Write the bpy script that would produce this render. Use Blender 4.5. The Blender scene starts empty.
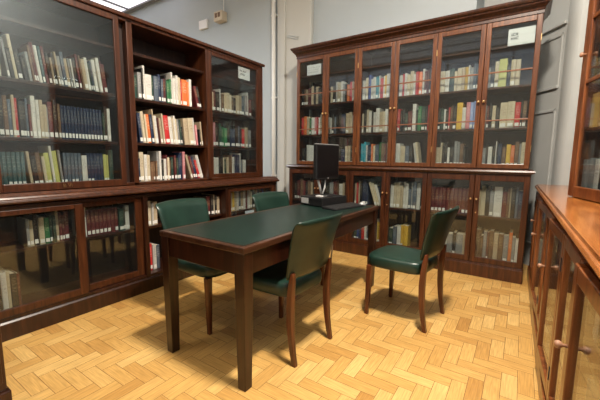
import bpy, bmesh, math, random
from mathutils import Matrix, Vector
random.seed(7)
C = bpy.context.scene.collection
PI = math.pi
EX = 0.0

# ------------------------------------------------------------------ materials
def new_mat(name):
    m = bpy.data.materials.new(name); m.use_nodes = True
    nt = m.node_tree; b = nt.nodes['Principled BSDF']
    return m, nt, b

def noise(nt, scale, detail=4, rough=.55, coord='Object', stretch=(1, 1, 1)):
    tc = nt.nodes.new('ShaderNodeTexCoord'); mp = nt.nodes.new('ShaderNodeMapping')
    mp.inputs['Scale'].default_value = stretch
    nt.links.new(tc.outputs[coord], mp.inputs['Vector'])
    n = nt.nodes.new('ShaderNodeTexNoise')
    n.inputs['Scale'].default_value = scale; n.inputs['Detail'].default_value = detail; n.inputs['Roughness'].default_value = rough
    nt.links.new(mp.outputs['Vector'], n.inputs['Vector'])
    return n

def ramp(nt, src, stops):
    r = nt.nodes.new('ShaderNodeValToRGB')
    els = r.color_ramp.elements
    while len(els) < len(stops): els.new(.5)
    for e, (p, c) in zip(els, stops):
        e.position = p; e.color = (*c, 1)
    nt.links.new(src, r.inputs['Fac'])
    return r

def bump(nt, b, src, strength=.1, dist=.01):
    bp = nt.nodes.new('ShaderNodeBump'); bp.inputs['Strength'].default_value = strength; bp.inputs['Distance'].default_value = dist
    nt.links.new(src, bp.inputs['Height']); nt.links.new(bp.outputs['Normal'], b.inputs['Normal'])

def wood(name, dark, mid, light, rough=.32, stretch=(14, 14, 1.2), coat=.14):
    m, nt, b = new_mat(name)
    n = noise(nt, 3.0, 6, .6, 'Object', stretch)
    r = ramp(nt, n.outputs['Fac'], [(.28, dark), (.52, mid), (.75, light)])
    nt.links.new(r.outputs['Color'], b.inputs['Base Color'])
    b.inputs['Roughness'].default_value = rough
    b.inputs['Coat Weight'].default_value = coat; b.inputs['Coat Roughness'].default_value = .15
    bump(nt, b, n.outputs['Fac'], .05, .004)
    return m

def plain(name, col, rough=.5, metal=0, var=.12, scale=8, bumpk=0.0):
    m, nt, b = new_mat(name)
    n = noise(nt, scale, 4)
    lo = tuple(c * (1 - var) for c in col); hi = tuple(min(1, c * (1 + var)) for c in col)
    r = ramp(nt, n.outputs['Fac'], [(.3, lo), (.7, hi)])
    nt.links.new(r.outputs['Color'], b.inputs['Base Color'])
    b.inputs['Roughness'].default_value = rough; b.inputs['Metallic'].default_value = metal
    if bumpk: bump(nt, b, n.outputs['Fac'], bumpk, .003)
    return m

def glass_mat(name, ior=1.56):
    m = bpy.data.materials.new(name); m.use_nodes = True
    nt = m.node_tree; nt.nodes.clear()
    out = nt.nodes.new('ShaderNodeOutputMaterial'); mix = nt.nodes.new('ShaderNodeMixShader')
    fr = nt.nodes.new('ShaderNodeFresnel'); fr.inputs['IOR'].default_value = ior
    gm = nt.nodes.new('ShaderNodeNewGeometry'); im = nt.nodes.new('ShaderNodeMapRange')
    im.inputs[3].default_value = ior; im.inputs[4].default_value = 1 / ior          # one pane reflects alike on both faces
    nt.links.new(gm.outputs['Backfacing'], im.inputs[0]); nt.links.new(im.outputs[0], fr.inputs['IOR'])
    tr = nt.nodes.new('ShaderNodeBsdfTransparent'); tr.inputs['Color'].default_value = (.85, .88, .875, 1)
    gl = nt.nodes.new('ShaderNodeBsdfGlossy'); gl.inputs['Roughness'].default_value = .015
    gl.inputs['Color'].default_value = (.96, .98, 1, 1)
    nt.links.new(fr.outputs['Fac'], mix.inputs['Fac']); nt.links.new(tr.outputs['BSDF'], mix.inputs[1]); nt.links.new(gl.outputs['BSDF'], mix.inputs[2])
    df = nt.nodes.new('ShaderNodeBsdfDiffuse'); df.inputs['Color'].default_value = (.62, .68, .70, 1)   # faint grey haze mixed in to raise the panes' veil
    mix2 = nt.nodes.new('ShaderNodeMixShader'); mix2.inputs['Fac'].default_value = .006
    nt.links.new(mix.outputs['Shader'], mix2.inputs[1]); nt.links.new(df.outputs['BSDF'], mix2.inputs[2])
    nt.links.new(mix2.outputs['Shader'], out.inputs['Surface'])
    return m

def emit(name, col, strength):
    m, nt, b = new_mat(name)
    b.inputs['Base Color'].default_value = (*col, 1)
    b.inputs['Emission Color'].default_value = (*col, 1); b.inputs['Emission Strength'].default_value = strength
    return m

M = {}
M['mahog'] = wood('dark_mahogany', (.011, .0034, .0019), (.030, .0084, .0037), (.058, .0168, .0068))
M['mahog_red'] = wood('red_mahogany', (.020, .0057, .0025), (.060, .0168, .0058), (.114, .0350, .0118))
M['mahog_or'] = wood('orange_mahogany', (.070, .0190, .0060), (.175, .053, .0150), (.29, .098, .029), .28)
M['mahog_lit'] = wood('lit_door_mahogany', (.052, .0150, .0050), (.132, .0420, .0128), (.225, .0790, .0250), .3)  # upper doors' mahogany lightened, lamplight on the top stage put into the colour
M['worktop'] = wood('polished_worktop', (.19, .058, .012), (.36, .122, .026), (.50, .195, .048), .22, (9, 1.2, 9), .5)
M['table'] = wood('table_wood', (.008, .0026, .0014), (.026, .0066, .0027), (.050, .0136, .0052), .30, (14, 14, 1.2), .04)
M['table_edge'] = wood('table_edge_wood', (.021, .0074, .0036), (.050, .0185, .0085), (.090, .036, .018), .3, (9, 1.2, 9))
M['leg'] = wood('chair_leg_wood', (.040, .0105, .0038), (.100, .026, .0085), (.165, .048, .016), .3)
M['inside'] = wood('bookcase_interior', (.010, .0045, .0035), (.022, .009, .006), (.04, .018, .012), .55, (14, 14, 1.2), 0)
M['glass'] = glass_mat('cabinet_glass')
M['brass'] = plain('aged_brass', (.75, .52, .25), .28, 1, .08)
M['bone'] = plain('worn_knob', (.34, .18, .11), .3, 0, .2, 60)
M['bar'] = plain('wooden_glazing_bar', (.20, .085, .045), .35, 0, .1)
M['paper'] = plain('notice_paper', (.80, .80, .80), .7, 0, .03)
M['ink'] = plain('printed_ink', (.03, .03, .035), .8, 0, .1)
M['grey_ink'] = plain('faded_ink', (.40, .40, .42), .8, 0, .1)
M['black'] = plain('black_plastic', (.009, .009, .010), .42, 0, .2, 30)
M['key_lit'] = plain('highlit_key_plastic', (.035, .035, .036), .35, 0, .2, 30)  # black keys greyed, their highlights put into the colour
M['screen'] = plain('dark_screen', (.004, .004, .005), .30, 0, .1)
M['silver'] = plain('silver_plastic', (.50, .50, .50), .35, .3, .08)
M['white_plastic'] = plain('white_plastic', (.78, .78, .78), .4, 0, .04)
M['cream_box'] = plain('cream_plastic', (.56, .48, .36), .5, 0, .05)
M['brown_hole'] = plain('brown_recess', (.16, .09, .05), .6, 0, .1)
M['wall'] = plain('painted_wall', (.41, .455, .48), .65, 0, .035, 1.2)
M['wall_cream'] = plain('cream_wall', (.49, .488, .455), .6, 0, .03, 1.2)
M['wall_grey'] = plain('grey_panelling', (.44, .455, .445), .5, 0, .05, 2)
M['ceiling'] = plain('white_ceiling', (.85, .85, .86), .8, 0, .02, 1)
M['cornice'] = plain('grey_cornice', (.20, .20, .21), .6, 0, .1)
M['pipe'] = plain('white_gloss_paint', (.74, .74, .71), .35, 0, .03)
M['pages'] = plain('page_edges', (.62, .55, .42), .8, 0, .12, 40)
M['label'] = plain('spine_label_paper', (.85, .84, .80), .7, 0, .03)
M['lamp'] = emit('lamp_diffuser', (1, .93, .82), 6)
M['laylight'] = emit('laylight_glass', (.92, .92, 1.0), 1.1)
M['added_panel'] = emit('added_panel_emission', (.93, .95, 1.0), .36)  # glow of the added ceiling panels
M['added_strip_glow'] = emit('added_strip_emission', (.80, .88, 1.0), .45)  # glow of the added strip on the front wall
M['ochre'] = plain('ochre_card', (.62, .33, .10), .7, 0, .12, 12)
M['greybox'] = plain('grey_card', (.33, .33, .33), .7, 0, .12, 12)
M['cable'] = plain('pale_cable', (.7, .68, .62), .5, 0, .05)

# green leather
def leather(name, lo, hi, rough, spec=.5):
    m, nt, b = new_mat(name)
    n = noise(nt, 7, 4); n2 = noise(nt, 190, 3)
    r = ramp(nt, n.outputs['Fac'], [(.3, lo), (.7, hi)])
    nt.links.new(r.outputs['Color'], b.inputs['Base Color'])
    b.inputs['Roughness'].default_value = rough; b.inputs['Specular IOR Level'].default_value = spec
    bump(nt, b, n2.outputs['Fac'], .12, .002)
    return m
M['leather'] = leather('green_leather', (.0080, .0240, .0175), (.0145, .0400, .0295), .29)
M['leather_top'] = leather('table_leather', (.0050, .0150, .0122), (.0100, .0250, .0205), .34, .32)

# floor blocks: tone of each block comes from a face attribute
def floor_mat():
    m, nt, b = new_mat('oak_parquet')
    at = nt.nodes.new('ShaderNodeAttribute'); at.attribute_name = 'tone'
    r = ramp(nt, at.outputs['Fac'], [(0, (.42, .20, .050)), (.35, (.56, .310, .090)), (.7, (.66, .395, .125)), (1, (.75, .49, .180))])
    uv = nt.nodes.new('ShaderNodeUVMap'); uv.uv_map = 'UVMap'
    mp = nt.nodes.new('ShaderNodeMapping'); mp.inputs['Scale'].default_value = (3, 45, 1)
    n = nt.nodes.new('ShaderNodeTexNoise'); n.inputs['Scale'].default_value = 3; n.inputs['Detail'].default_value = 6
    nt.links.new(uv.outputs['UV'], mp.inputs['Vector']); nt.links.new(mp.outputs['Vector'], n.inputs['Vector'])
    g = ramp(nt, n.outputs['Fac'], [(.3, (.74, .72, .68)), (.7, (1.08, 1.08, 1.08))])
    n2 = noise(nt, 2.2, 5); g2 = ramp(nt, n2.outputs['Fac'], [(.3, (.86, .84, .80)), (.65, (1, 1, 1))])
    mx = nt.nodes.new('ShaderNodeMix'); mx.data_type = 'RGBA'; mx.blend_type = 'MULTIPLY'; mx.inputs[0].default_value = 1
    nt.links.new(r.outputs['Color'], mx.inputs[6]); nt.links.new(g.outputs['Color'], mx.inputs[7])
    mx2 = nt.nodes.new('ShaderNodeMix'); mx2.data_type = 'RGBA'; mx2.blend_type = 'MULTIPLY'; mx2.inputs[0].default_value = 1
    nt.links.new(mx.outputs[2], mx2.inputs[6]); nt.links.new(g2.outputs['Color'], mx2.inputs[7])
    nt.links.new(mx2.outputs[2], b.inputs['Base Color'])
    b.inputs['Roughness'].default_value = .34
    bump(nt, b, n.outputs['Fac'], .04, .002)
    return m
M['floor'] = floor_mat()
M['seam'] = plain('dark_seam', (.16, .075, .025), .8)

# book cloths and papers: code -> (words, colour, title colour)
PAL = {
 'w': ('white', (.64, .62, .57), (.20, .18, .18)), 'c': ('cream', (.55, .47, .33), (.22, .12, .08)),
 'e': ('beige', (.46, .37, .25), (.16, .09, .05)), 'k': ('black', (.014, .013, .014), (.42, .36, .24)),
 'n': ('navy', (.014, .026, .065), (.42, .42, .40)), 'b': ('blue', (.035, .085, .32), (.65, .65, .65)),
 't': ('turquoise', (.03, .33, .42), (.75, .75, .72)), 'g': ('green', (.03, .17, .065), (.65, .60, .40)),
 'd': ('dark green', (.018, .050, .038), (.42, .40, .28)), 'o': ('orange', (.66, .17, .045), (.80, .70, .55)),
 'r': ('red', (.50, .025, .025), (.75, .65, .55)), 'm': ('maroon', (.115, .018, .020), (.55, .42, .22)),
 'y': ('yellow', (.66, .41, .05), (.20, .12, .04)), 'a': ('grey', (.24, .24, .235), (.60, .58, .55)),
 's': ('slate', (.085, .11, .145), (.55, .55, .55)), 'h': ('brown', (.14, .075, .042), (.55, .42, .22)),
 'p': ('pink', (.58, .22, .24), (.80, .72, .70)), 'l': ('pale blue', (.28, .36, .62), (.80, .80, .85)),
 'q': ('lime', (.50, .50, .16), (.20, .20, .08)), 'z': ('teal', (.045, .10, .105), (.45, .50, .46)),
}
BK = {}
for k, (nm, col, tcol) in PAL.items():
    m, nt, b = new_mat('book_' + nm.replace(' ', '_'))
    uv = nt.nodes.new('ShaderNodeUVMap'); uv.uv_map = 'UVMap'
    sx = nt.nodes.new('ShaderNodeSeparateXYZ'); nt.links.new(uv.outputs['UV'], sx.inputs['Vector'])
    mp = nt.nodes.new('ShaderNodeMapping'); mp.inputs['Scale'].default_value = (2.5, 46, 1)
    nt.links.new(uv.outputs['UV'], mp.inputs['Vector'])
    n = nt.nodes.new('ShaderNodeTexNoise'); n.inputs['Scale'].default_value = 1.0; n.inputs['Detail'].default_value = 2
    nt.links.new(mp.outputs['Vector'], n.inputs['Vector'])
    gt = nt.nodes.new('ShaderNodeMath'); gt.operation = 'GREATER_THAN'; gt.inputs[1].default_value = .52
    nt.links.new(n.outputs['Fac'], gt.inputs[0])
    def band(lo, hi, sock):
        a = nt.nodes.new('ShaderNodeMath'); a.operation = 'COMPARE'
        a.inputs[1].default_value = (lo + hi) / 2; a.inputs[2].default_value = (hi - lo) / 2
        nt.links.new(sock, a.inputs[0]); return a.outputs[0]
    def mul(p, q):
        a = nt.nodes.new('ShaderNodeMath'); a.operation = 'MULTIPLY'
        nt.links.new(p, a.inputs[0]); nt.links.new(q, a.inputs[1]); return a.outputs[0]
    mask0 = mul(mul(band(.50, .88, sx.outputs['Y']), band(.25, .75, sx.outputs['X'])), gt.outputs[0])
    half = nt.nodes.new('ShaderNodeMath'); half.operation = 'MULTIPLY'; half.inputs[1].default_value = .45
    nt.links.new(mask0, half.inputs[0]); mask = half.outputs[0]
    oi = nt.nodes.new('ShaderNodeNewGeometry')
    hs = nt.nodes.new('ShaderNodeHueSaturation'); hs.inputs['Color'].default_value = (*col, 1)
    mr = nt.nodes.new('ShaderNodeMapRange'); mr.inputs[3].default_value = .72; mr.inputs[4].default_value = 1.28
    nt.links.new(oi.outputs['Random Per Island'], mr.inputs[0]); nt.links.new(mr.outputs[0], hs.inputs['Value'])
    mx = nt.nodes.new('ShaderNodeMix'); mx.data_type = 'RGBA'
    nt.links.new(mask, mx.inputs[0]); nt.links.new(hs.outputs['Color'], mx.inputs[6]); mx.inputs[7].default_value = (*tcol, 1)
    nt.links.new(mx.outputs[2], b.inputs['Base Color'])
    b.inputs['Roughness'].default_value = .5
    BK[k] = m

# ------------------------------------------------------------------ mesh helpers
class MB:
    """collects shapes, then links them as one mesh object"""
    def __init__(s): s.v = []; s.f = []; s.mi = []; s.sm = []
    def add(s, vs, fs, mi=0, mat=None, smooth=False):
        o = len(s.v)
        for v in vs:
            v = Vector(v)
            if mat is not None: v = mat @ v
            s.v.append(v)
        for f in fs:
            s.f.append([i + o for i in f]); s.mi.append(mi); s.sm.append(smooth)
        return s
    def box(s, x0, x1, y0, y1, z0, z1, mi=0, mat=None):
        vs = [(x, y, z) for x in (x0, x1) for y in (y0, y1) for z in (z0, z1)]
        fs = [(0, 1, 3, 2), (4, 6, 7, 5), (0, 4, 5, 1), (2, 3, 7, 6), (0, 2, 6, 4), (1, 5, 7, 3)]
        return s.add(vs, fs, mi, mat)
    def prism(s, prof, axis, a0, a1, mi=0, mat=None, smooth=False):
        """prof: closed 2D outline, counter-clockwise seen from +axis; axis 'x': (y,z), 'y': (x,z), 'z': (x,y)"""
        def P(p, a):
            return {'x': (a, p[0], p[1]), 'y': (p[0], a, p[1]), 'z': (p[0], p[1], a)}[axis]
        n = len(prof)
        vs = [P(p, a0) for p in prof] + [P(p, a1) for p in prof]
        fs = [(i, (i + 1) % n, n + (i + 1) % n, n + i) for i in range(n)]
        fs += [tuple(range(n))[::-1], tuple(range(n, 2 * n))]
        return s.add(vs, fs, mi, mat, smooth)
    def loft(s, rings, mi=0, mat=None, smooth=True, caps=True):
        n = len(rings[0]); vs = [p for r in rings for p in r]; fs = []
        for k in range(len(rings) - 1):
            for i in range(n):
                fs.append((k * n + i, k * n + (i + 1) % n, (k + 1) * n + (i + 1) % n, (k + 1) * n + i))
        if caps: fs += [tuple(range(n))[::-1], tuple(range((len(rings) - 1) * n, len(rings) * n))]
        return s.add(vs, fs, mi, mat, smooth)
    def lathe(s, prof, centre, axis, n=14, mi=0):
        """prof: (r, h) pairs along axis vector from centre"""
        a = Vector(axis).normalized(); u = a.orthogonal().normalized(); w = a.cross(u)
        rings = [[Vector(centre) + a * h + (u * math.cos(t) + w * math.sin(t)) * max(r, 1e-4) for t in [2 * PI * k / n for k in range(n)]] for r, h in prof]
        return s.loft(rings, mi)
    def tube(s, pts, r, n=8, mi=0):
        pts = [Vector(p) for p in pts]; rings = []
        for i, p in enumerate(pts):
            d = (pts[min(i + 1, len(pts) - 1)] - pts[max(i - 1, 0)]).normalized()
            u = d.cross(Vector((.13, .27, .95))).normalized(); w = d.cross(u)
            rr = r[i] if isinstance(r, (list, tuple)) else r
            rings.append([p + (u * math.cos(t) + w * math.sin(t)) * rr for t in [2 * PI * k / n for k in range(n)]])
        return s.loft(rings, mi)
    def mesh(s, name, mats):
        me = bpy.data.meshes.new(name)
        me.from_pydata([tuple(v) for v in s.v], [], s.f)
        for m in mats: me.materials.append(m)
        for p, mi, sm in zip(me.polygons, s.mi, s.sm): p.material_index = mi; p.use_smooth = sm
        bm = bmesh.new(); bm.from_mesh(me); bmesh.ops.recalc_face_normals(bm, faces=bm.faces); bm.to_mesh(me); bm.free()
        return me
    def build(s, name, mats, parent=None, bevel=0.0, seg=2, subsurf=0, world=True):
        """vertices are given in world space; with a parent they are moved into its frame (parents are unrotated empties unless world=False)"""
        if not isinstance(mats, (list, tuple)): mats = [mats]
        mats = [M[m] if isinstance(m, str) else m for m in mats]
        if parent is not None and world:
            off = origin(parent); s.v = [v - off for v in s.v]
        o = bpy.data.objects.new(name, s.mesh(name, mats)); C.objects.link(o)
        if parent is not None: o.parent = parent
        if bevel:
            b = o.modifiers.new('bevel', 'BEVEL'); b.width = bevel; b.segments = seg; b.limit_method = 'ANGLE'; b.angle_limit = .7
            b.harden_normals = False
        if subsurf:
            q = o.modifiers.new('subsurf', 'SUBSURF'); q.levels = subsurf; q.render_levels = subsurf
        return o

def origin(o):
    p = Vector((0, 0, 0))
    while o is not None: p = p + o.location; o = o.parent
    return p

def tag(o, label, cat, group=None, kind=None):
    o['label'] = label; o['category'] = cat
    if group: o['group'] = group
    if kind: o['kind'] = kind
    return o
def thing(name, loc, label, cat, group=None, rz=0):
    o = bpy.data.objects.new(name, None); C.objects.link(o); o.empty_display_size = .1
    o.location = loc; o.rotation_euler = (0, 0, rz)
    return tag(o, label, cat, group)
def struct(o, label=None):
    o['kind'] = 'structure'
    if label: o['label'] = label
    return o

# ------------------------------------------------------------------ room shell
XL, XR, YF, YB, H = -9.0, .66, -3.2, 4.2, 4.27
fm = MB()
blk = []
W = .0745; L = 3; G = .0011
rnd = random.Random(3)
verts, faces, tones, uvs, mis = [], [], [], [], []
def fq(x0, x1, y0, y1, z, tone, horiz, mi):
    o = len(verts); verts.extend([(x0, y0, z), (x1, y0, z), (x1, y1, z), (x0, y1, z)]); faces.append((o, o + 1, o + 2, o + 3))
    tones.append(tone); mis.append(mi)
    r1, r2 = rnd.random() * 9, rnd.random() * 9; lx, ly = x1 - x0, y1 - y0
    if horiz: uvs.extend([(r1, r2), (r1 + lx, r2), (r1 + lx, r2 + ly), (r1, r2 + ly)])
    else: uvs.extend([(r1, r2), (r1, r2 + lx), (r1 + ly, r2 + lx), (r1 + ly, r2)])
fq(XL, XR, YF, 5.1, -.0015, .2, True, 1)
OX, OY = -2.02, .67
for j in range(int((YF - OY) / W) - 4, int((5.0 - OY) / W) + 4):
    for i in range(int((XL - OX) / W) - 4, int((XR - OX) / W) + 4):
        k = (i - j) % 6
        if k == 0: x0, x1, y0, y1, hz = i, i + 3, j, j + 1, True
        elif k == 5: x0, x1, y0, y1, hz = i, i + 1, j, j + 3, False
        else: continue
        X0, X1, Y0, Y1 = OX + x0 * W + G, OX + x1 * W - G, OY + y0 * W + G, OY + y1 * W - G
        X0 = max(X0, XL); X1 = min(X1, XR); Y0 = max(Y0, YF); Y1 = min(Y1, 5.1)
        if X1 - X0 < .004 or Y1 - Y0 < .004: continue
        t = min(1, max(0, rnd.gauss(.66 if hz else .78, .14)))
        if rnd.random() < .07: t = rnd.uniform(.2, .42)
        fq(X0, X1, Y0, Y1, 0.0, t, hz, 0)
me = bpy.data.meshes.new('floor'); me.from_pydata(verts, [], faces); me.materials.append(M['floor']); me.materials.append(M['seam'])
ul = me.uv_layers.new(name='UVMap')
for i, u in enumerate(uvs): ul.data[i].uv = u
at = me.attributes.new('tone', 'FLOAT', 'FACE')
for i, t in enumerate(tones): at.data[i].value = t
me.polygons.foreach_set('material_index', mis)
fl = bpy.data.objects.new('floor', me); C.objects.link(fl); struct(fl, 'pale oak herringbone parquet floor')

struct(MB().box(XL - .1, XR + .1, YF - .1, 5.2, H, H + .1).build('ceiling', 'ceiling'))
struct(MB().box(XL - .1, XL, YF - .1, 5.2, 0, H).build('wall_left', 'wall'))
struct(MB().box(XR, XR + .1, YF - .1, 5.2, 0, H).build('wall_right', 'wall'))
# front wall behind the camera with an added glowing strip, reflected in the glass
WX0, WX1, WZ0, WZ1 = -6.2, .40, 3.15, 4.15
fw = MB()
fw.box(XL, WX0, YF - .1, YF, 0, H).box(WX1, XR, YF - .1, YF, 0, H).box(WX0, WX1, YF - .1, YF, 0, WZ0).box(WX0, WX1, YF - .1, YF, WZ1, H)
struct(fw.build('wall_front', 'wall_cream'))
wf = MB()
for x in [WX0 + k * (WX1 - WX0 - .05) / 8 for k in range(9)]: wf.box(x, x + .05, YF - .09, YF - .02, WZ0, WZ1)
for z in (WZ0, WZ1 - .05): wf.box(WX0, WX1, YF - .09, YF - .02, z, z + .05)
wfo = struct(wf.build('added_strip_frame', 'pipe'))
wp = MB().box(WX0 + .01, WX1 - .01, YF - .062, YF - .056, WZ0 + .01, WZ1 - .01).build('added_strip_pane', 'added_strip_glow', wfo)

# back wall, its splayed panelled recess beside the tall bookcase, and its plain left length
wb = MB().box(XL, -.55, YB, 5.1, 0, H)
struct(wb.build('wall_back', 'wall'))
sp_a, sp_b = Vector((.255, 4.32)), Vector((-.13, 4.86))      # splay runs from the near edge to the deep end
prof = [(XR, 4.2), (.365, 4.2)]
for k in range(1, 8):
    t = k / 8
    p0, p1, p2 = Vector((.365, 4.2)), Vector((.285, 4.2)), sp_a
    q = p0 * (1 - t) ** 2 + p1 * 2 * t * (1 - t) + p2 * t ** 2
    prof.append((q.x, q.y))
prof += [tuple(sp_a), tuple(sp_b), (-.55, 4.86), (-.55, 5.1), (XR, 5.1)]
sw = MB().prism(prof[::-1], 'z', 0, H)
wbo = struct(sw.build('wall_alcove', 'wall_grey'), 'grey panelled splayed recess beside the tall bookcase')
dv = (sp_b - sp_a).normalized(); nv = Vector((-dv.y, dv.x))
if nv.x > 0: nv = -nv
def splay_box(mb, s0, s1, z0, z1, th):
    p = [sp_a + dv * s0, sp_a + dv * s1, sp_a + dv * s1 + nv * th, sp_a + dv * s0 + nv * th]
    mb.prism([tuple(q) for q in p], 'z', z0, z1)
tr = MB()
for (s0, s1, z0, z1) in ((.03, .40, 1.92, 2.46), (.03, .40, .25, 1.72)):
    splay_box(tr, s0, s1, z1 - .03, z1, .012); splay_box(tr, s0, s1, z0, z0 + .03, .022)
    splay_box(tr, s0, s0 + .03, z0, z1, .012); splay_box(tr, s1 - .03, s1, z0, z1, .012)
splay_box(tr, .0, .45, 2.53, 2.56, .03)
struct(tr.build('trim_1', 'wall_grey', None, .006))
# pilaster, pipe and cornice on the back wall
struct(MB().box(-3.19, -2.60, 4.12, YB, 0, H).box(-3.13, -3.03, 4.09, 4.13, 0, H).build('trim_2', 'wall_cream', None, .012))
struct(MB().box(XL, -3.4, YB - .065, YB, H - .06, H).build('trim_3', 'cornice', None, .01))
pp = MB().tube([(-3.285, 4.155, 0.01), (-3.285, 4.155, 2.0), (-3.285, 4.155, H - .01)], .032, 12)
for z in (.9, 2.1, 3.3): pp.box(-3.33, -3.24, 4.15, 4.198, z, z + .03)
tag(pp.build('wall_pipe', 'pipe'), 'white painted vertical pipe running up the back wall', 'pipe')

# laylight (daylit glazed ceiling panels) over the far part of the room
ll = thing('bright_ceiling_panel', (-7.2, 2.9, H), 'bright glazed ceiling panels seen above the side bookcase', 'skylight')
MB().box(-8.9, -5.2, .6, 4.13, H - .03, H - .012).build('glass_panel', 'laylight', ll)
lb = MB()
for y in (.6, 1.3, 2.0, 2.7, 3.4, 4.09): lb.box(-8.9, -5.2, y, y + .035, H - .06, H - .031)
for x in (-8.9, -7.1, -5.24): lb.box(x, x + .035, .6, 4.13, H - .055, H - .031)
lb.build('glazing_bar', 'cornice', ll)

l2 = thing('bright_ceiling_panel', (-2.2, -1.7, H), 'glazed ceiling panels over the room\'s front half, behind the viewpoint', 'skylight')  # added ceiling panels, glowing to whiten reflections in the bookcase glass
MB().box(-4.6, .3, -3.0, -.35, H - .03, H - .012).build('glass_panel', 'added_panel', l2)
lb = MB()
for y in (-3.0, -2.35, -1.7, -1.05, -.385): lb.box(-4.6, .3, y, y + .035, H - .06, H - .031)
for x in (-4.6, -3.4, -2.2, -1.0, .265): lb.box(x, x + .035, -3.0, -.35, H - .055, H - .031)
lb.build('glazing_bar', 'pipe', l2)

# wall fittings high on the back wall
MBt = MB().box(-4.975, -4.765, 4.155, 4.198, 3.43, 3.58)
o = MBt.build('wall_plate', 'white_plastic', None, .008)
tag(o, 'blank square white plate high on the back wall', 'switch plate')
bx = thing('junction_box', (-4.40, 4.15, 3.44), 'cream junction box with cable rising from it, high on back wall', 'junction box')
MB().box(-4.495, -4.305, 4.07, 4.198, 3.44, 3.595).build('housing', 'cream_box', bx, .01)
for x in (-4.462, -4.395): MB().box(x, x + .052, 4.066, 4.0725, 3.495, 3.565).build('window_slot', 'brown_hole', bx)
MB().tube([(-4.37, 4.18, 3.59), (-4.37, 4.185, 3.9), (-4.37, 4.185, H - .065)], .010, 8).build('cable', 'pipe', bx)
vt = thing('wall_vent', (-2.78, 4.11, 2.6), 'small slanted pair of dark slots above the tall bookcase corner', 'vent')
rm = Matrix.Translation((-2.90, 4.115, 2.93)) @ Matrix.Rotation(.30, 4, 'Y')
for dz in (0, -.028): MB().box(-.10, .10, -.008, .004, dz, dz + .012, 0, rm).build('slat', 'wall_grey', vt)

# ------------------------------------------------------------------ cabinet pieces
def frame_box(mb, ax, a0, a1, z0, z1, f0, f1, st, rt, rb, st2=None):
    """rectangular frame; ax 'y': runs along y with depth f0..f1 in x; ax 'x': runs along x with depth in y"""
    st2 = st if st2 is None else st2
    def bx(p0, p1, q0, q1):
        if ax == 'y': mb.box(f0, f1, p0, p1, q0, q1)
        else: mb.box(p0, p1, f0, f1, q0, q1)
    bx(a0, a0 + st, z0, z1); bx(a1 - st2, a1, z0, z1); bx(a0 + st, a1 - st2, z0, z0 + rb); bx(a0 + st, a1 - st2, z1 - rt, z1)
    return mb
def knob(parent, base, axis, mat='bone', r=.011):
    mb = MB().lathe([(r * .55, 0), (r * .5, .010), (r * .9, .014), (r * 1.25, .021), (r * 1.05, .029), (r * .4, .033)], base, axis, 12)
    return mb.build('knob', mat, parent)

# ------------------------------------------------------------------ SIDE BOOKCASE (freestanding, on the left)
ux, ub = -2.733, -3.05          # upper front, back
lx = -2.680
Y0, Y1 = .25, 3.24
side = thing('bookcase', (-2.9, 1.8, 0), 'long dark mahogany bookcase with sliding glass doors along the left side', 'bookcase')
c = MB()
for (a, b_) in ((Y0, Y0 + .05), (.57, .615), (1.552, 1.600), (2.360, 2.402), (3.195, 3.24)): c.box(ub, ux, a, b_, .95, 2.28)
c.box(ub, ux, Y0, Y1, 2.262, 2.305).box(ub, ux, Y0, Y1, .95, .972)
c.build('upper_frame', 'mahog_red', side, .004)
MB().box(ux - .01, ux + .022, Y0 - .02, Y1 + .02, 2.287, 2.318).build('top_moulding', 'mahog_red', side, .006)
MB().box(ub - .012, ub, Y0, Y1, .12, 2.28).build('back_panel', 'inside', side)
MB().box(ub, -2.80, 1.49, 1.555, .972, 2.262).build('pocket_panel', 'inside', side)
bays = [(.615, 1.552), (1.600, 2.360), (2.402, 3.195)]
SZ = (1.310, 1.685, 2.055)
for a, b_ in bays:
    for z in SZ: MB().box(ub, ux - .035, a, (b_ if b_ != 1.552 else 1.49), z - .024, z).build('shelf', 'mahog', side, .003)
# ledge moulding between the stages
led = [(ub, .872), (-2.70, .872), (-2.69, .885), (-2.650, .885), (-2.646, .895), (-2.650, .908), (-2.668, .912), (-2.675, .925), (-2.70, .932), (-2.715, .948), (ub, .950)]
MB().prism(led[::-1], 'y', Y0, 3.47).build('ledge', 'mahog_red', side, .002)
MB().prism([(ub, 0), (lx, 0), (lx, .112), (lx - .010, .125), (ub, .125)], 'y', Y0, 3.46).build('plinth', 'mahog', side, .003)
c = MB()
for (a, b_) in ((Y0, .32), (1.600, 1.640), (2.555, 2.60), (3.415, 3.455)): c.box(ub, lx - .008, a, b_, .125, .872)
c.box(ub, lx - .004, Y0, 3.455, .845, .872).box(ub, lx - .012, Y0, 3.455, .125, .150)
c.build('lower_frame', 'mahog', side, .004)
for a, b_ in ((.32, 1.60), (1.64, 2.555), (2.60, 3.415)):
    MB().box(ub, lx - .075, a, b_, .545, .567).build('shelf', 'mahog', side, .003)
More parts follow.
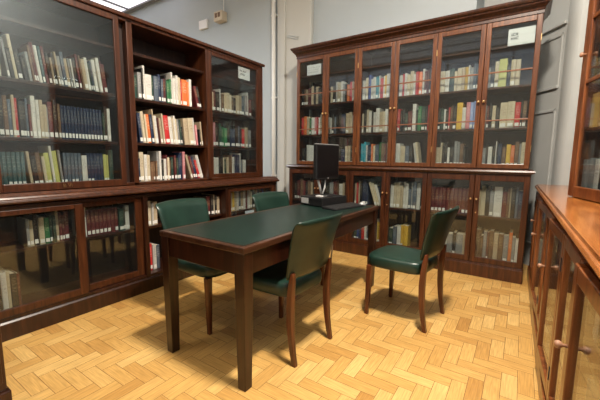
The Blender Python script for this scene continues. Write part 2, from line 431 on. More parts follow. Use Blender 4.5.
# sliding doors
def sliding(a0, a1, z0, z1, f0, f1, st, rt, rb, mat, st2=None):
    d = frame_box(MB(), 'y', a0, a1, z0, z1, f0, f1, st, rt, rb, st2).build('door', mat, side, .004)
    s2 = st if st2 is None else st2
    MB().box((f0 + f1) / 2 - .002, (f0 + f1) / 2 + .002, a0 + st - .004, a1 - s2 + .004, z0 + rb - .004, z1 - rt + .004).build('glass_pane', 'glass', d)
    return d
d1 = sliding(.622, 1.490, .953, 2.285, ux - .022, ux + .006, .07, .045, .052, 'mahog_red', .042)
sliding(2.404, 3.192, .974, 2.262, ux - .030, ux - .003, .034, .035, .04, 'mahog_red', .062)
d2 = sliding(.33, 1.125, .152, .843, lx - .028, lx - .004, .055, .035, .052, 'mahog_red')
sliding(1.105, 1.598, .152, .843, lx - .058, lx - .034, .040, .035, .052, 'mahog_red', .062)
sliding(2.605, 3.41, .152, .843, lx - .034, lx - .010, .034, .035, .052, 'mahog_red', .05)
# small painted shelf mark on the door's bottom rail
def text_mesh(txt, size, mw, name, mat, parent, depth=.0006):
    cu = bpy.data.curves.new(name, 'FONT'); cu.body = txt; cu.size = size; cu.align_x = 'CENTER'; cu.align_y = 'CENTER'; cu.extrude = depth
    tmp = bpy.data.objects.new('tmp_text', cu); C.objects.link(tmp)
    dg = bpy.context.evaluated_depsgraph_get(); dg.update()
    me = bpy.data.meshes.new_from_object(tmp.evaluated_get(dg))
    bpy.data.objects.remove(tmp)
    off = origin(parent)
    for v in me.vertices: v.co = (mw @ v.co) - off
    me.materials.clear(); me.materials.append(M[mat]); me.name = name
    o = bpy.data.objects.new(name, me); C.objects.link(o); o.parent = parent
    return o
RX = Matrix(((0, 0, 1, 0), (1, 0, 0, 0), (0, 1, 0, 0), (0, 0, 0, 1)))      # text x->+y, y->+z, faces +x
text_mesh('B VI', .036, Matrix.Translation((ux + .0075, 1.055, .978)) @ RX, 'painted_mark', 'brass', d1)

# paper notices fixed inside the glass
def notice(mb_xyz, ax, label, lines, name='notice'):
    (a0, a1, z0, z1, f) = mb_xyz
    t = thing(name, ((f, (a0 + a1) / 2, z0) if ax == 'y' else ((a0 + a1) / 2, f, z0)), label, 'notice', 'paper notices in the bookcase glass')
    mb = MB()
    if ax == 'y': mb.box(f - .0006, f, a0, a1, z0, z1)
    else: mb.box(a0, a1, f, f + .0006, z0, z1)
    mb.build('sheet', 'paper', t)
    rr = random.Random(int(a0 * 100))
    for (fz, fa0, fa1, hgt, mat) in lines:
        w = a1 - a0; p = a0 + fa0 * w; zc = z0 + fz * (z1 - z0); m2 = MB()
        while p < a0 + fa1 * w:
            g = hgt * rr.uniform(.45, .8)
            if rr.random() < .14 and m2.v:
                m2.build('lettering', mat, t); m2 = MB()
            else:
                parts = rr.choice([((0, .3, 0, 1), (.3, 1, .78, 1)), ((0, .3, 0, 1), (.7, 1, 0, 1), (.3, .7, .4, .6)), ((0, 1, 0, .2), (0, .25, 0, 1), (.75, 1, 0, 1)), ((0, .3, 0, 1), (.3, 1, 0, .22), (.3, 1, .78, 1))])
                for (u0, u1, v0, v1) in parts:
                    b0, b1, c0, c1 = p + u0 * g, p + u1 * g, zc + (v0 - .5) * hgt, zc + (v1 - .5) * hgt
                    if ax == 'y': m2.box(f, f + .0004, b0, b1, c0, c1)
                    else: m2.box(b0, b1, f - .0004, f, c0, c1)
            p += g * 1.22
        if m2.v: m2.build('lettering', mat, t)
    return t
notice((2.845, 3.035, 2.085, 2.215, ux - .024), 'y', 'white paper notice inside the side bookcase\'s far glass door', [(.68, .12, .62, .018, 'ink'), (.40, .14, .58, .018, 'ink')])

# ------------------------------------------------------------------ low bookcase end at the lower left edge
lowb = thing('low_bookcase', (-2.25, .27, 0), 'dark wood end of a low bookcase at the picture\'s bottom left edge', 'bookcase')
MB().box(-2.58, -1.945, .12, .435, .09, .86).build('body', 'mahog', lowb, .006)
MB().box(-2.60, -1.925, .10, .445, 0, .09).build('plinth', 'mahog', lowb, .006)
MB().box(-2.61, -1.915, .09, .455, .86, .89).build('top', 'mahog', lowb, .008)
frame_box(MB(), 'y', .135, .42, .13, .83, -1.947, -1.937, .05, .06, .06).build('panel_moulding', 'mahog', lowb, .003)

# ------------------------------------------------------------------ END BOOKCASE (against the back wall)
by, bu, bl = YB - .012, 3.829, 3.759
BX0, BX1 = -2.63, .05
LX0, LX1 = -2.70, .07
endb = thing('bookcase', (-1.3, 4.0, 0), 'tall red mahogany bookcase with six glazed doors and cornice on back wall', 'bookcase')
ubd = [BX0 + (BX1 - BX0) * k / 6 for k in range(7)]
lbd = [LX0 + (LX1 - LX0) * k / 6 for k in range(7)]
c = MB()
c.box(BX0, BX0 + .02, bu + .026, by, 1.10, 2.52).box(BX1 - .02, BX1, bu + .026, by, 1.10, 2.52)
for k in (2, 4): c.box(ubd[k] - .018, ubd[k] + .018, bu + .03, by, 1.10, 2.52)
c.box(BX0, BX1, bu + .026, by, 2.505, 2.53).box(BX0 + .02, BX1 - .02, bu + .026, by, 1.10, 1.118)
c.build('upper_frame', 'mahog_red', endb, .003)
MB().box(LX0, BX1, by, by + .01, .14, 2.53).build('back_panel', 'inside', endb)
# cornice: stepped and coved profile, returned at both ends
cor = [(0, 2.505), (.006, 2.505), (.006, 2.53), (.014, 2.535), (.018, 2.55), (.045, 2.568), (.062, 2.575), (.066, 2.588), (.080, 2.592), (.092, 2.604), (.095, 2.622), (0, 2.622)]
cm = MB(); rings = []
for (d, z) in cor: rings.append([(BX0 - d * .45, by, z), (BX0 - d * .45, bu - d, z), (BX1 + d * .6, bu - d, z), (BX1 + d * .6, by, z)])
cm.loft(rings, smooth=False)
cm.build('cornice', 'mahog_red', endb)
# waist ledge
wl = [(0, 1.052), (.006, 1.055), (.010, 1.062), (.026, 1.068), (.032, 1.078), (.026, 1.092), (.010, 1.098), (0, 1.10)]
wm = MB(); wm.loft([[(LX0 - d, by, z), (LX0 - d, bl - d, z), (LX1 + d, bl - d, z), (LX1 + d, by, z)] for d, z in wl], smooth=False)
wm.build('waist_ledge', 'mahog_red', endb)
MB().box(LX0 - .01, LX1 + .01, bl - .012, by, 0, .128).box(LX0 - .006, LX1 + .006, bl - .007, by, .128, .142).build('plinth', 'mahog_red', endb, .004)
c = MB()
c.box(LX0, LX0 + .02, bl + .024, by, .142, 1.052).box(LX1 - .02, LX1, bl + .024, by, .142, 1.052)
for k in (2, 4): c.box(lbd[k] - .018, lbd[k] + .018, bl + .028, by, .142, 1.052)
c.box(LX0, LX1, bl + .024, by, 1.03, 1.052).box(LX0 + .02, LX1 - .02, bl + .024, by, .142, .160)
c.build('lower_frame', 'mahog_red', endb, .003)
BZ = (1.508, 1.905, 2.285)
for k in range(3):
    u0 = ubd[2 * k] + .021; u1 = ubd[2 * k + 2] - .021
    for z in BZ: MB().box(u0, u1, bu + .05, by, z - .022, z).build('shelf', 'mahog_red', endb, .003)
    l0 = lbd[2 * k] + .021; l1 = lbd[2 * k + 2] - .021
    MB().box(l0, l1, bl + .06, by, .598, .622).build('shelf', 'mahog_red', endb, .003)
for k in range(6):
    a0, a1 = ubd[k] + .002, ubd[k + 1] - .002
    d = frame_box(MB(), 'x', a0, a1, 1.108, 2.503, bu, bu + .024, .044, .05, .045).build('door', 'mahog_lit', endb, .004)
    MB().box(a0 + .040, a1 - .040, bu + .011, bu + .014, 1.149, 2.457).build('glass_pane', 'glass', d)
    for z in (1.578, 2.035): MB().box(a0 + .044, a1 - .044, bu + .002, bu + .0105, z - .007, z + .007).build('glazing_bar', 'bar', d, .002)
    kx = a1 - .022 if k % 2 == 0 else a0 + .022
    knob(d, (kx, bu, 1.765), (0, -1, 0), 'brass')
    hx = a0 - .001 if k % 2 == 0 else a1 - .003
    for z in (1.3, 2.3): MB().box(hx, hx + .004, bu - .003, bu + .001, z - .03, z + .03).build('hinge', 'brass', d)
    b0, b1 = lbd[k] + .002, lbd[k + 1] - .002
    d = frame_box(MB(), 'x', b0, b1, .145, 1.048, bl, bl + .022, .048, .062, .058).build('door', 'mahog_red', endb, .004)
    MB().box(b0 + .044, b1 - .044, bl + .010, bl + .013, .199, .990).build('glass_pane', 'glass', d)
    kx = b1 - .024 if k % 2 == 0 else b0 + .024
    knob(d, (kx, bl, .80), (0, -1, 0), 'brass', .009)
    if k % 2: MB().lathe([(.007, 0), (.006, .003), (.001, .003)], (kx, bl, .66), (0, -1, 0), 10).build('keyhole', 'brass', d)
notice((-2.475, -2.262, 2.275, 2.405, bu + .0155), 'x', 'white paper notice inside the tall bookcase\'s first door beside the corner', [(.72, .10, .9, .014, 'grey_ink'), (.50, .10, .8, .014, 'grey_ink'), (.28, .10, .85, .014, 'grey_ink')])
notice((-.212, -.001, 2.265, 2.415, bu + .0155), 'x', 'white paper notice with two bold lines in the tall bookcase\'s last door', [(.66, .11, .45, .026, 'ink'), (.42, .11, .45, .024, 'ink')])

# ------------------------------------------------------------------ RIGHT: low glazed cabinet, worktop, upper cabinet
CA = math.radians(.92)
piv = Vector((.160, 1.04, 0))
RC = Matrix.Translation(piv) @ Matrix.Rotation(CA, 4, 'Z')      # local +y along the cabinet, +x towards the wall
rcab = thing('glazed_cabinet', (.3, 2.2, 0), 'long low glazed mahogany cabinet under the worktop along the right wall', 'cabinet')
N0, N1 = -1.75, 3.10
def rbox(mb, x0, x1, y0, y1, z0, z1): return mb.box(x0, x1, y0, y1, z0, z1, 0, RC)
rbox(MB(), .012, .40, N0, N1, 0, .10).build('plinth', 'mahog_or', rcab, .006)
c = MB()
rbox(c, .035, .40, N0, N1, .10, .12); rbox(c, .035, .40, N0, N1, .885, .905)
for y in (N0, N1 - .025): rbox(c, .035, .40, y, y + .025, .12, .885)
dn = [-1.72, -1.14, -.21, .72, 1.65, 2.58, 3.075]
for y in dn[1:-1]: rbox(c, .052, .40, y - .014, y + .014, .12, .885)
c.build('frame', 'mahog_or', rcab, .003)
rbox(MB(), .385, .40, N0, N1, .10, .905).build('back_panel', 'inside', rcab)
for k in range(6): rbox(MB(), .085, .384, dn[k] + .015, dn[k + 1] - .015, .50, .522).build('shelf', 'mahog_or', rcab, .003)
def low_door(hy, w, ang, near):
    # near: hinged at its near end, free edge away from the camera; otherwise hinged at the far end
    R = RC @ Matrix.Translation((.044, hy, 0)) @ Matrix.Rotation(ang, 4, 'Z')
    sg = 1 if near else -1
    def q(m, x0, x1, y0, y1, z0, z1): return m.box(x0, x1, min(sg * y0, sg * y1), max(sg * y0, sg * y1), z0, z1, 0, R)
    m = MB()
    q(m, -.024, 0, .002, .050, .122, .882); q(m, -.024, 0, w - .050, w - .002, .122, .882)
    q(m, -.024, 0, .050, w - .050, .122, .175); q(m, -.024, 0, .050, w - .050, .832, .882)
    d = m.build('door', 'mahog_or', rcab, .004)
    q(MB(), -.012, -.008, .046, w - .046, .171, .836).build('glass_pane', 'glass', d)
    if near: knob(d, R @ Vector((-.024, w - .028, .62)), R.to_3x3() @ Vector((-1, 0, 0)), 'bone', .0105)
    for z in (.25, .75): q(MB(), -.027, -.020, -.003, .004, z - .03, z + .03).build('hinge', 'ink', d)
for k in range(6):
    mid = (dn[k] + dn[k + 1]) / 2; w_ = mid - dn[k]
    low_door(dn[k] + .001, w_ - .002, math.radians(2.6 if 0 < k < 5 else .8), True)
    low_door(dn[k + 1] - .001, w_ - .002, 0, False)
MBt = MB()
pf = [(.42, .905), (.026, .905), (.022, .913), (.010, .915), (.004, .925), (.010, .935), (.019, .938), (.021, .950), (.42, .950)]
MBt.prism(pf[::-1], 'y', N0 - .02, N1 + .03, 0, RC)
tag(MBt.build('worktop', 'worktop', None, .002), 'polished orange mahogany worktop on the low glazed cabinet by right wall', 'worktop')
# upper cabinet: a glazed unit standing at a slight angle on the worktop
zb = .9515
UA = math.radians(15)
UC = Matrix.Translation((.292, 2.905, 0)) @ Matrix.Rotation(UA, 4, 'Z')       # local -y runs along the front towards the viewer, +x into the depth
UW, UD = .76, .165
ucab = thing('upper_cabinet', (.45, 2.6, zb), 'glazed upper cabinet standing on the orange worktop by the right wall', 'cabinet')
def ubox(m, x0, x1, y0, y1, z0, z1): return m.box(x0, x1, y0, y1, z0, z1, 0, UC)
c = MB()
ubox(c, 0, UD, -.022, 0, zb, 2.45); ubox(c, 0, UD, -UW, -UW + .022, zb, 2.45); ubox(c, 0, UD, -UW, 0, zb, zb + .028); ubox(c, 0, UD, -UW, 0, 2.42, 2.45)
c.build('frame', 'mahog_or', ucab, .003)
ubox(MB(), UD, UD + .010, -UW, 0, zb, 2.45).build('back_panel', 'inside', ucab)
ubox(MB(), -.06, UD + .01, -UW - .03, .03, 2.45, 2.54).build('cornice', 'mahog_or', ucab, .02)
UZ = (1.40, 1.80, 2.15)
for z in UZ: ubox(MB(), .016, UD, -UW + .023, -.023, z - .02, z).build('shelf', 'mahog_or', ucab)
m = MB()
z0, z1 = zb + .004, 2.445
ubox(m, -.026, -.001, -.078, 0, z0, z1); ubox(m, -.026, -.001, -UW, -UW + .06, z0, z1); ubox(m, -.026, -.001, -UW + .06, -.078, z0, z0 + .07); ubox(m, -.026, -.001, -UW + .06, -.078, z1 - .06, z1)
ud = m.build('door', 'mahog_or', ucab, .005)
ubox(MB(), -.014, -.010, -UW + .056, -.074, z0 + .066, z1 - .056).build('glass_pane', 'glass', ud)
for z in (1.69, 2.08): ubox(MB(), -.024, -.0145, -UW + .06, -.078, z - .011, z + .011).build('glazing_bar', 'mahog_or', ud, .002)
knob(ud, UC @ Vector((-.026, -.045, 1.865)), UC.to_3x3() @ Vector((-1, 0, 0)), 'bone', .013)

# ------------------------------------------------------------------ TABLE
TX0, TX1, TY0, TY1, TH = -1.751, -1.076, 1.131, 2.919, .76
tb = thing('library_table', ((TX0 + TX1) / 2, (TY0 + TY1) / 2, 0), 'long dark wooden library table with green leather top', 'table')
frame_box(MB(), 'x', 0, 1, 0, 1, 0, 1, .1, .1, .1)
tm = MB()
bw = .036
for (x0, x1, y0, y1) in ((TX0, TX0 + bw, TY0, TY1), (TX1 - bw, TX1, TY0, TY1), (TX0 + bw, TX1 - bw, TY0, TY0 + bw), (TX0 + bw, TX1 - bw, TY1 - bw, TY1)): tm.box(x0, x1, y0, y1, TH - .032, TH)
tm.box(TX0 + .01, TX1 - .01, TY0 + .01, TY1 - .01, TH - .032, TH - .012)
tm.build('tabletop', 'table_edge', tb, .004)
MB().box(TX0 + bw, TX1 - bw, TY0 + bw, TY1 - bw, TH - .012, TH + .0004).build('leather_inset', 'leather_top', tb)
li = .005; ls = .066; ah = .118
for (x0, x1, y0, y1) in ((TX0 + li + .01, TX0 + li + .034, TY0 + li + ls, TY1 - li - ls), (TX1 - li - .034, TX1 - li - .01, TY0 + li + ls, TY1 - li - ls),
                         (TX0 + li + ls, TX1 - li - ls, TY0 + li + .01, TY0 + li + .034), (TX0 + li + ls, TX1 - li - ls, TY1 - li - .034, TY1 - li - .01)):
    MB().box(x0, x1, y0, y1, TH - .032 - ah, TH - .032).build('apron', 'table', tb, .003)
for x in (TX0 + li, TX1 - li - ls):
    for y in (TY0 + li, TY1 - li - ls):
        cx, cy = x + ls / 2, y + ls / 2
        rg = []
        for z, h_ in ((0, .026), (.30, .030), (TH - .032 - ah, ls / 2), (TH - .032, ls / 2)):
            rg.append([(cx - h_, cy - h_, z), (cx + h_, cy - h_, z), (cx + h_, cy + h_, z), (cx - h_, cy + h_, z)])
        MB().loft(rg, smooth=False).build('leg', 'table', tb, .003)

# ------------------------------------------------------------------ CHAIRS (local: sitter faces +x)
def sring(cx, cy, hx, hy, z, n=28, p=5.0, fx=0):
    out = []
    for k in range(n):
        t = 2 * PI * k / n; ct, st = math.cos(t), math.sin(t)
        x = abs(ct) ** (2 / p) * math.copysign(1, ct); y = abs(st) ** (2 / p) * math.copysign(1, st)
        tp = 1 + .085 * x                              # a little wider at the front
        out.append((cx + x * hx + (fx * (1 - y * y) if x > 0 else 0), cy + y * hy * tp, z))
    return out
def chair_meshes():
    out = []
    rings = []
    hx, hy = .215, .212
    for z, s in ((.388, .95), (.394, .985), (.41, 1.0), (.445, 1.0), (.460, .985), (.470, .95), (.4755, .86), (.479, .6), (.4805, .25), (.481, .02)):
        rings.append(sring(0, 0, hx * s if s > .9 else hx * s, hy * s, z, fx=.018 * s))
    out.append(('seat', MB().loft(rings).mesh('seat', [M['leather']]), 0))
    # back rest: curved padded panel, rolled at the top
    nz, ny = 13, 15
    def back(u, w):     # u -1..1 across, w 0..1 up ; returns centre point of the pad
        z = .500 + w * .365
        half = .205 + .036 * w
        y = u * half
        x = -.198 - .080 * w ** 1.25 - .052 * (1 - u * u) * (.55 + .45 * w)
        if w > .86: x -= .018 * ((w - .86) / .14) ** 2
        z -= .012 * (u * u) * w
        return Vector((x, y, z))
    vs, fs = [], []
    for side_ in (1, -1):
        for i in range(nz):
            for j in range(ny):
                w, u = i / (nz - 1), -1 + 2 * j / (ny - 1)
                e = min(1, (1 - abs(u)) / .10, (1 - w) / .06 + .0, w / .06)
                th = .024 * (.25 + .75 * math.sqrt(max(0, 1 - (1 - max(0, min(1, e))) ** 2)))
                if w > .8: th += .006 * (w - .8) / .2 * e
                vs.append(back(u, w) + Vector((th * side_, 0, 0)))
    def ix(s, i, j): return s * nz * ny + i * ny + j
    for i in range(nz - 1):
        for j in range(ny - 1):
            fs.append((ix(0, i, j), ix(0, i, j + 1), ix(0, i + 1, j + 1), ix(0, i + 1, j)))
            fs.append((ix(1, i, j), ix(1, i + 1, j), ix(1, i + 1, j + 1), ix(1, i, j + 1)))
    for i in range(nz - 1):
        for j in (0, ny - 1): fs.append((ix(0, i, j), ix(0, i + 1, j), ix(1, i + 1, j), ix(1, i, j)))
    for j in range(ny - 1):
        for i in (0, nz - 1): fs.append((ix(0, i, j), ix(0, i, j + 1), ix(1, i, j + 1), ix(1, i, j)))
    mb = MB(); mb.add(vs, fs, 0, None, True)
    out.append(('backrest', mb.mesh('backrest', [M['leather']]), 1))
    def leg(cs):
        rg = []
        for (x, y, z, a, b_) in cs: rg.append([(x - a, y - b_, z), (x + a, y - b_, z), (x + a, y + b_, z), (x - a, y + b_, z)])
        return MB().loft(rg, smooth=False).mesh('leg', [M['leg']])
    for s in (-1, 1):
        out.append(('leg', leg([(.192, s * .208, 0, .013, .013), (.186, s * .204, .2, .017, .017), (.180, s * .200, .392, .021, .021)]), 2))
        out.append(('leg', leg([(-.252, s * .190, 0, .0135, .0135), (-.239, s * .190, .07, .0145, .0145), (-.227, s * .190, .15, .016, .016), (-.219, s * .190, .24, .018, .0175), (-.217, s * .190, .33, .019, .018), (-.221, s * .190, .42, .018, .017), (-.230, s * .190, .50, .0155, .016), (-.236, s * .190, .55, .009, .014)]), 2))
    return out
CH = chair_meshes()
def chair(x, y, face, label):
    t = thing('dining_chair', (x, y, 0), label, 'chair', 'green leather chairs around the library table', face)
    for nm, me, k in CH:
        o = bpy.data.objects.new(nm, me); C.objects.link(o); o.parent = t
        if k == 1:
            q = o.modifiers.new('subsurf', 'SUBSURF'); q.levels = 1; q.render_levels = 1
        if k == 2:
            b = o.modifiers.new('bevel', 'BEVEL'); b.width = .004; b.segments = 2; b.limit_method = 'ANGLE'
    return t
chair(-1.880, 1.622, math.radians(3), 'green leather chair between the table and the side bookcase\'s open bay')
chair(-1.70, 2.435, math.radians(-5.5), 'green leather chair tucked in behind the table beside the computer, only backrest showing')
chair(-1.243, 1.668, math.radians(176.5), 'green leather chair in front of the table, back turned to the camera')
chair(-.705, 2.505, math.radians(173), 'green leather chair standing clear of the table, whole seat in view')

# ------------------------------------------------------------------ COMPUTER on the table
zt = TH + .0006
pc = thing('desktop_computer', (-1.53, 2.69, zt), 'flat black desktop computer case lying under the monitor on the table', 'computer', None, math.radians(-13))
MB().box(-.140, .140, -.168, .168, .006, .085).build('case', 'black', pc, .006, world=False)
fp = MB().box(-.125, -.035, -.171, -.1675, .020, .070).build('front_bezel', 'silver', pc, .001, world=False)
MB().box(-.02, .12, -.1705, -.1675, .050, .066).build('disc_drive', 'screen', pc, .001, world=False)
fe = MB()
for x in (-.11, .11):
    for y in (-.13, .13): fe.box(x - .012, x + .012, y - .012, y + .012, 0, .007)
fe.build('rubber_foot', 'black', pc, world=False)
mon = thing('monitor', (-1.512, 2.715, zt + .0853), 'black flat monitor standing on the desktop computer with its screen off', 'monitor', None, math.radians(-7))
MW, MH = .176, .160            # half sizes; the screen looks along local +x
zc = .311
MB().box(-.030, .010, -MW, MW, zc - MH, zc + MH).build('housing', 'black', mon, .008, world=False)
MB().box(.0085, .0115, -MW + .016, MW - .016, zc - MH + .022, zc + MH - .014).build('screen', 'screen', mon, world=False)
MB().box(-.022, .004, -MW + .004, MW - .004, zc + MH - .001, zc + MH + .004).build('top_trim', 'silver', mon, .002, world=False)
MB().lathe([(.006, 0), (.006, .0015), (.0005, .002)], (.0115, 0, zc - MH + .011), (1, 0, 0), 12).build('badge', 'silver', mon, world=False)
st = MB()
st.tube([(-.02, -.055, .005), (-.025, -.105, .15)], [.010, .012], 8).tube([(-.02, -.045, .005), (-.025, .0, .075), (-.025, .005, .145)], [.009, .009, .009], 8)
st.build('stand_arm', 'silver', mon, world=False)
MB().lathe([(.10, 0), (.10, .006), (.03, .012)], (-.01, -.03, 0), (0, 0, 1), 24).build('stand_base', 'black', mon, world=False)
MB().tube([(-.045, 0, .008), (-.05, 0, .10), (-.035, 0, .22)], [.022, .018, .022], 10).build('stand_neck', 'black', mon, world=False)
nt_ = MB().box(-.030, .030, -.020, .020, .0005, .010)
sn = nt_.build('note_pad', 'white_plastic')
sn.location = (-1.515, 2.585, zt + .0853); sn.rotation_euler = (0, 0, math.radians(-13))
tag(sn, 'small white note block on the front corner of the computer case', 'note pad')
kb = thing('keyboard', (-1.288, 2.625, zt), 'black keyboard lying at the table\'s edge in front of the monitor', 'keyboard', None, math.radians(-12))
MB().prism([(-.075, 0), (.075, 0), (.075, .010), (-.075, .022)], 'y', -.205, .205).build('base', 'black', kb, .004, world=False)
ky = MB()
for r in range(6):
    for q in range(17):
        if r == 0 and 4 < q < 10: continue
        x = .060 - r * .0225; y = -.195 + q * .0230; zz = .010 + (.075 - x) / .15 * .012
        ky.box(x - .0095, x + .0085, y, y + .0198, zz - .002, zz + .005)
ky.box(.050, .068, -.111 + .012, .035, .011, .016)
ky.build('keys', 'key_lit', kb, world=False)
ms = thing('computer_mouse', (-1.215, 2.868, zt), 'small pale computer mouse at the far end of the keyboard', 'mouse')
MB().loft([[(math.cos(t) * .026 * s, math.sin(t) * .042 * s, z) for t in [2 * PI * k / 16 for k in range(16)]] for z, s in ((0, .95), (.008, 1), (.02, .92), (.028, .7), (.032, .35), (.033, .02))]).build('shell', 'silver', ms, world=False)
MB().tube([(0, .036, .012), (-.02, .044, .006), (-.045, .045, .004)], .0025, 6).build('cord', 'black', ms, world=False)
cb = MB().tube([(-1.64, 2.955, .70), (-1.62, 2.965, .52), (-1.56, 2.96, .40), (-1.52, 2.965, .43), (-1.55, 2.97, .50), (-1.60, 2.96, .46), (-1.57, 2.96, .30), (-1.60, 2.97, .02)], .008, 8)
tag(cb.build('power_cable', 'cable'), 'looped pale cable hanging down behind the far end of the table', 'cable')

# ------------------------------------------------------------------ BOOKS
# every row: where it stands, then codes: colour letter + height digit (+ t thick / s slim), '>' leaves a gap, '/' starts leaning books
FWD = Vector((-0.55119563, 0.82488277, -0.12550614)); CAM = Vector((0, 0, 1.191))
BOOKS = []
def row(face, a0, a1, z, front, hk, txt, where, group, label_p=.9, maxd=.2, fit=True):
    """face '+x': spines look to +x, row runs along +y; face '-y': spines look to -y, row runs along +x; face '-x': runs along y"""
    rr = random.Random(where)
    toks = txt.split(); items = []; lean = 0
    for t in toks:
        if t[0] == '>': items.append(('gap', float(t[1:]))); continue
        if t[0] == '/':
            lean = float(t[1:])
            if not lean: items.append(('gap', .004))
            continue
        n = 1
        if '*' in t: t, n = t.split('*'); n = int(n)
        base_t = {'t': 1.75, 's': .55}.get(t[2:3], 1.0)
        run = n > 1
        for q in range(n):
            th = base_t * (1 if run else rr.uniform(.55, 1.42))
            h = (.155 + .0205 * int(t[1])) * hk * (1 if run else rr.uniform(.90, 1.06))
            items.append(('book', t[0], th, h, lean, run))
    nb = sum(i[2] for i in items if i[0] == 'book'); gaps = sum(i[1] for i in items if i[0] == 'gap')
    first_l = next((i for i in items if i[0] == 'book' and i[4]), None)
    lead = first_l[3] * math.sin(math.radians(abs(first_l[4]))) if first_l else 0
    lead2 = 0
    nl = sum(1 for i in items if i[0] == 'book')
    nlean = sum(1 for i in items if i[0] == 'book' and i[4])
    wide = sum(i[2] / math.cos(math.radians(i[4])) for i in items if i[0] == 'book')
    unit = (a1 - a0 - gaps - lead - .0012 * (nl - nlean) - .002 * nlean - .012) / wide
    if not fit: unit = min(unit, .027)
    p = a0 + .002; rec = []; started = False
    for it in items:
        if it[0] == 'gap': p += it[1]; continue
        _, col, th, h, ln, run = it
        t = th * unit; th_ = math.radians(ln)
        if ln > 0:                       # top leans back towards the start of the row
            if not started: p += h * math.sin(th_) + .003; started = True
            a = p; p += t / math.cos(th_) + .002
        else:
            a = p; p += t + .0012
        d = rr.uniform(.125, maxd)
        rec.append(dict(face=face, a=a, t=t, h=h, d=d, z=z + .0008, f=front + rr.uniform(-.006, .014) * (0 if run else 1), col=col, lean=th_, run=run, where=where, group=group, lab=(rr.random() < label_p), n=0))
    for i, r in enumerate(rec):
        r['i'] = i; r['row'] = rec
        BOOKS.append(r)

S1, S2, S3 = 'the sliding-door bay', 'the open bay', 'the far glazed bay'
fx = ux - .062
def side_row(bay, y0, y1, z, txt, where, g, **k): row('+x', y0, y1, z, fx, .93, txt, where, g, **k)
side_row(1, .69, 1.425, SZ[1], 'c5t c4t /6 a6s k2 c8 k2 k1 a3 h5 m6 m6 w6 z6 m5 k3 e3 k5 e4 a4 s6 e3 a4 w4 k4 m5 h5 e5 w5t d4 s5 w5 w5 m4 m4', 'top shelf of ' + S1, 'books on the side bookcase, sliding-door bay', label_p=.7)
side_row(1, .69, 1.425, SZ[0], 'k7 k7 h7 s6 e7 r7 k6 k6 s6 m5 w7 w6 e6 e5 a5s m7 k7 h6 n5*13 d5 k6 w6', 'middle shelf of ' + S1, 'books on the side bookcase, sliding-door bay', label_p=1)
side_row(1, .69, 1.425, .9725, 'z5*6 /4 e5s k5 h6 c4 q5 w7 q6 a6s /0 s5*5 w5t n5*5 q5 q5 d6', 'bottom shelf of ' + S1, 'books on the side bookcase, sliding-door bay', label_p=.5)
side_row(2, 1.602, 2.355, SZ[1], 'w4 d3 a4 k6s w8 w4t d5 s5t n5 s4 m4 k5s g4 g4 w7 w6 w6 c6 r4s o5t o4 w7 >.02 /12 m3 k3', 'top shelf of ' + S2, 'books on the side bookcase, open bay')
side_row(2, 1.602, 2.355, SZ[0], 'n6t /5 n6 a6s c6 c6 o6 n6 e8s w5 m5s e5 c6 r6t w6t c6 w6 c6 a5 d6s k2 e6t c6t w6 p4 >.03 k1 e6s', 'middle shelf of ' + S2, 'books on the side bookcase, open bay')
side_row(2, 1.602, 2.355, .9725, 'k6 n4 c6t w6 c5 h2 h2 h2 a7 w7 k2s w4 m6s c3 h3 d4 m4 d4 n6 n6 p6 /16 e5 m5 n5 r3 w5 w5', 'bottom shelf of ' + S2, 'books on the side bookcase, open bay')
side_row(3, 2.412, 3.14, SZ[1], 'd3 c3 m4 k4 w6s h3 e4 c4 c4 h3 k2 c4 e4 s4 a4 w6s m3 >.03', 'top shelf of ' + S3, 'books on the side bookcase, far glazed bay', label_p=1)
side_row(3, 2.412, 3.14, SZ[0], 'w4 w4 p5 k4 d6 g4 g4 k5 n4 k5 s5 k4 r4 e5 a3 >.05', 'middle shelf of ' + S3, 'books on the side bookcase, far glazed bay', label_p=1)
side_row(3, 2.412, 3.14, .9725, 'p5 w5 w4 k4 c4 d4 e5 h4 h5 w4 n5 n5 w6s s3 >.02 w3t >.13', 'bottom shelf of ' + S3, 'books on the side bookcase, far glazed bay', label_p=.4)
fx2 = lx - .10
row('+x', .80, 1.075, .5675, fx2, .86, 'a4 c3 k4 c4 g4 d4 d3 e6s m4 m4 m4', 'shelf behind the nearest low sliding door', 'books in the side bookcase, low stage')
row('+x', 1.135, 1.535, .5675, fx2, .86, 'w5 w5 m4*8 d4 k5 w5', 'shelf behind the second low sliding door', 'books in the side bookcase, low stage')
row('+x', .60, .755, .1505, fx2, .95, 'n6 k5 w6 c6 k5 m6s', 'floor of the low stage behind the nearest sliding door', 'books in the side bookcase, low stage', 0)
row('+x', 1.645, 1.80, .5675, fx2, .86, 'n5 c5 w5 e4', 'shelf of the low open bay beside its near post', 'books in the side bookcase, low stage')
row('+x', 1.645, 1.80, .1505, fx2, .95, 'n6 r6 w5 s5', 'floor of the low open bay beside its near post', 'books in the side bookcase, low stage')
row('+x', 2.28, 2.55, .5675, fx2, .86, 'k4 k4 m4 k4 c5s k4 e4', 'shelf of the low open bay beside its far post', 'books in the side bookcase, low stage', 1)
row('+x', 2.645, 3.36, .5675, fx2, .92, 'c5 k4 e5 y5 c4 w5 s5 e4 w6 m5 w5 c4 k4 d4 e5 n4 h5 m4 b4 k5', 'shelf behind the far low glass door', 'books in the side bookcase, low stage', .6)
row('+x', 2.645, 3.36, .1505, fx2, .92, 'k5 m5 e5 c5 s5 d5 w5 h5 k5 m5 e5', 'floor of the low stage behind the far glass door', 'books in the side bookcase, low stage', .6)
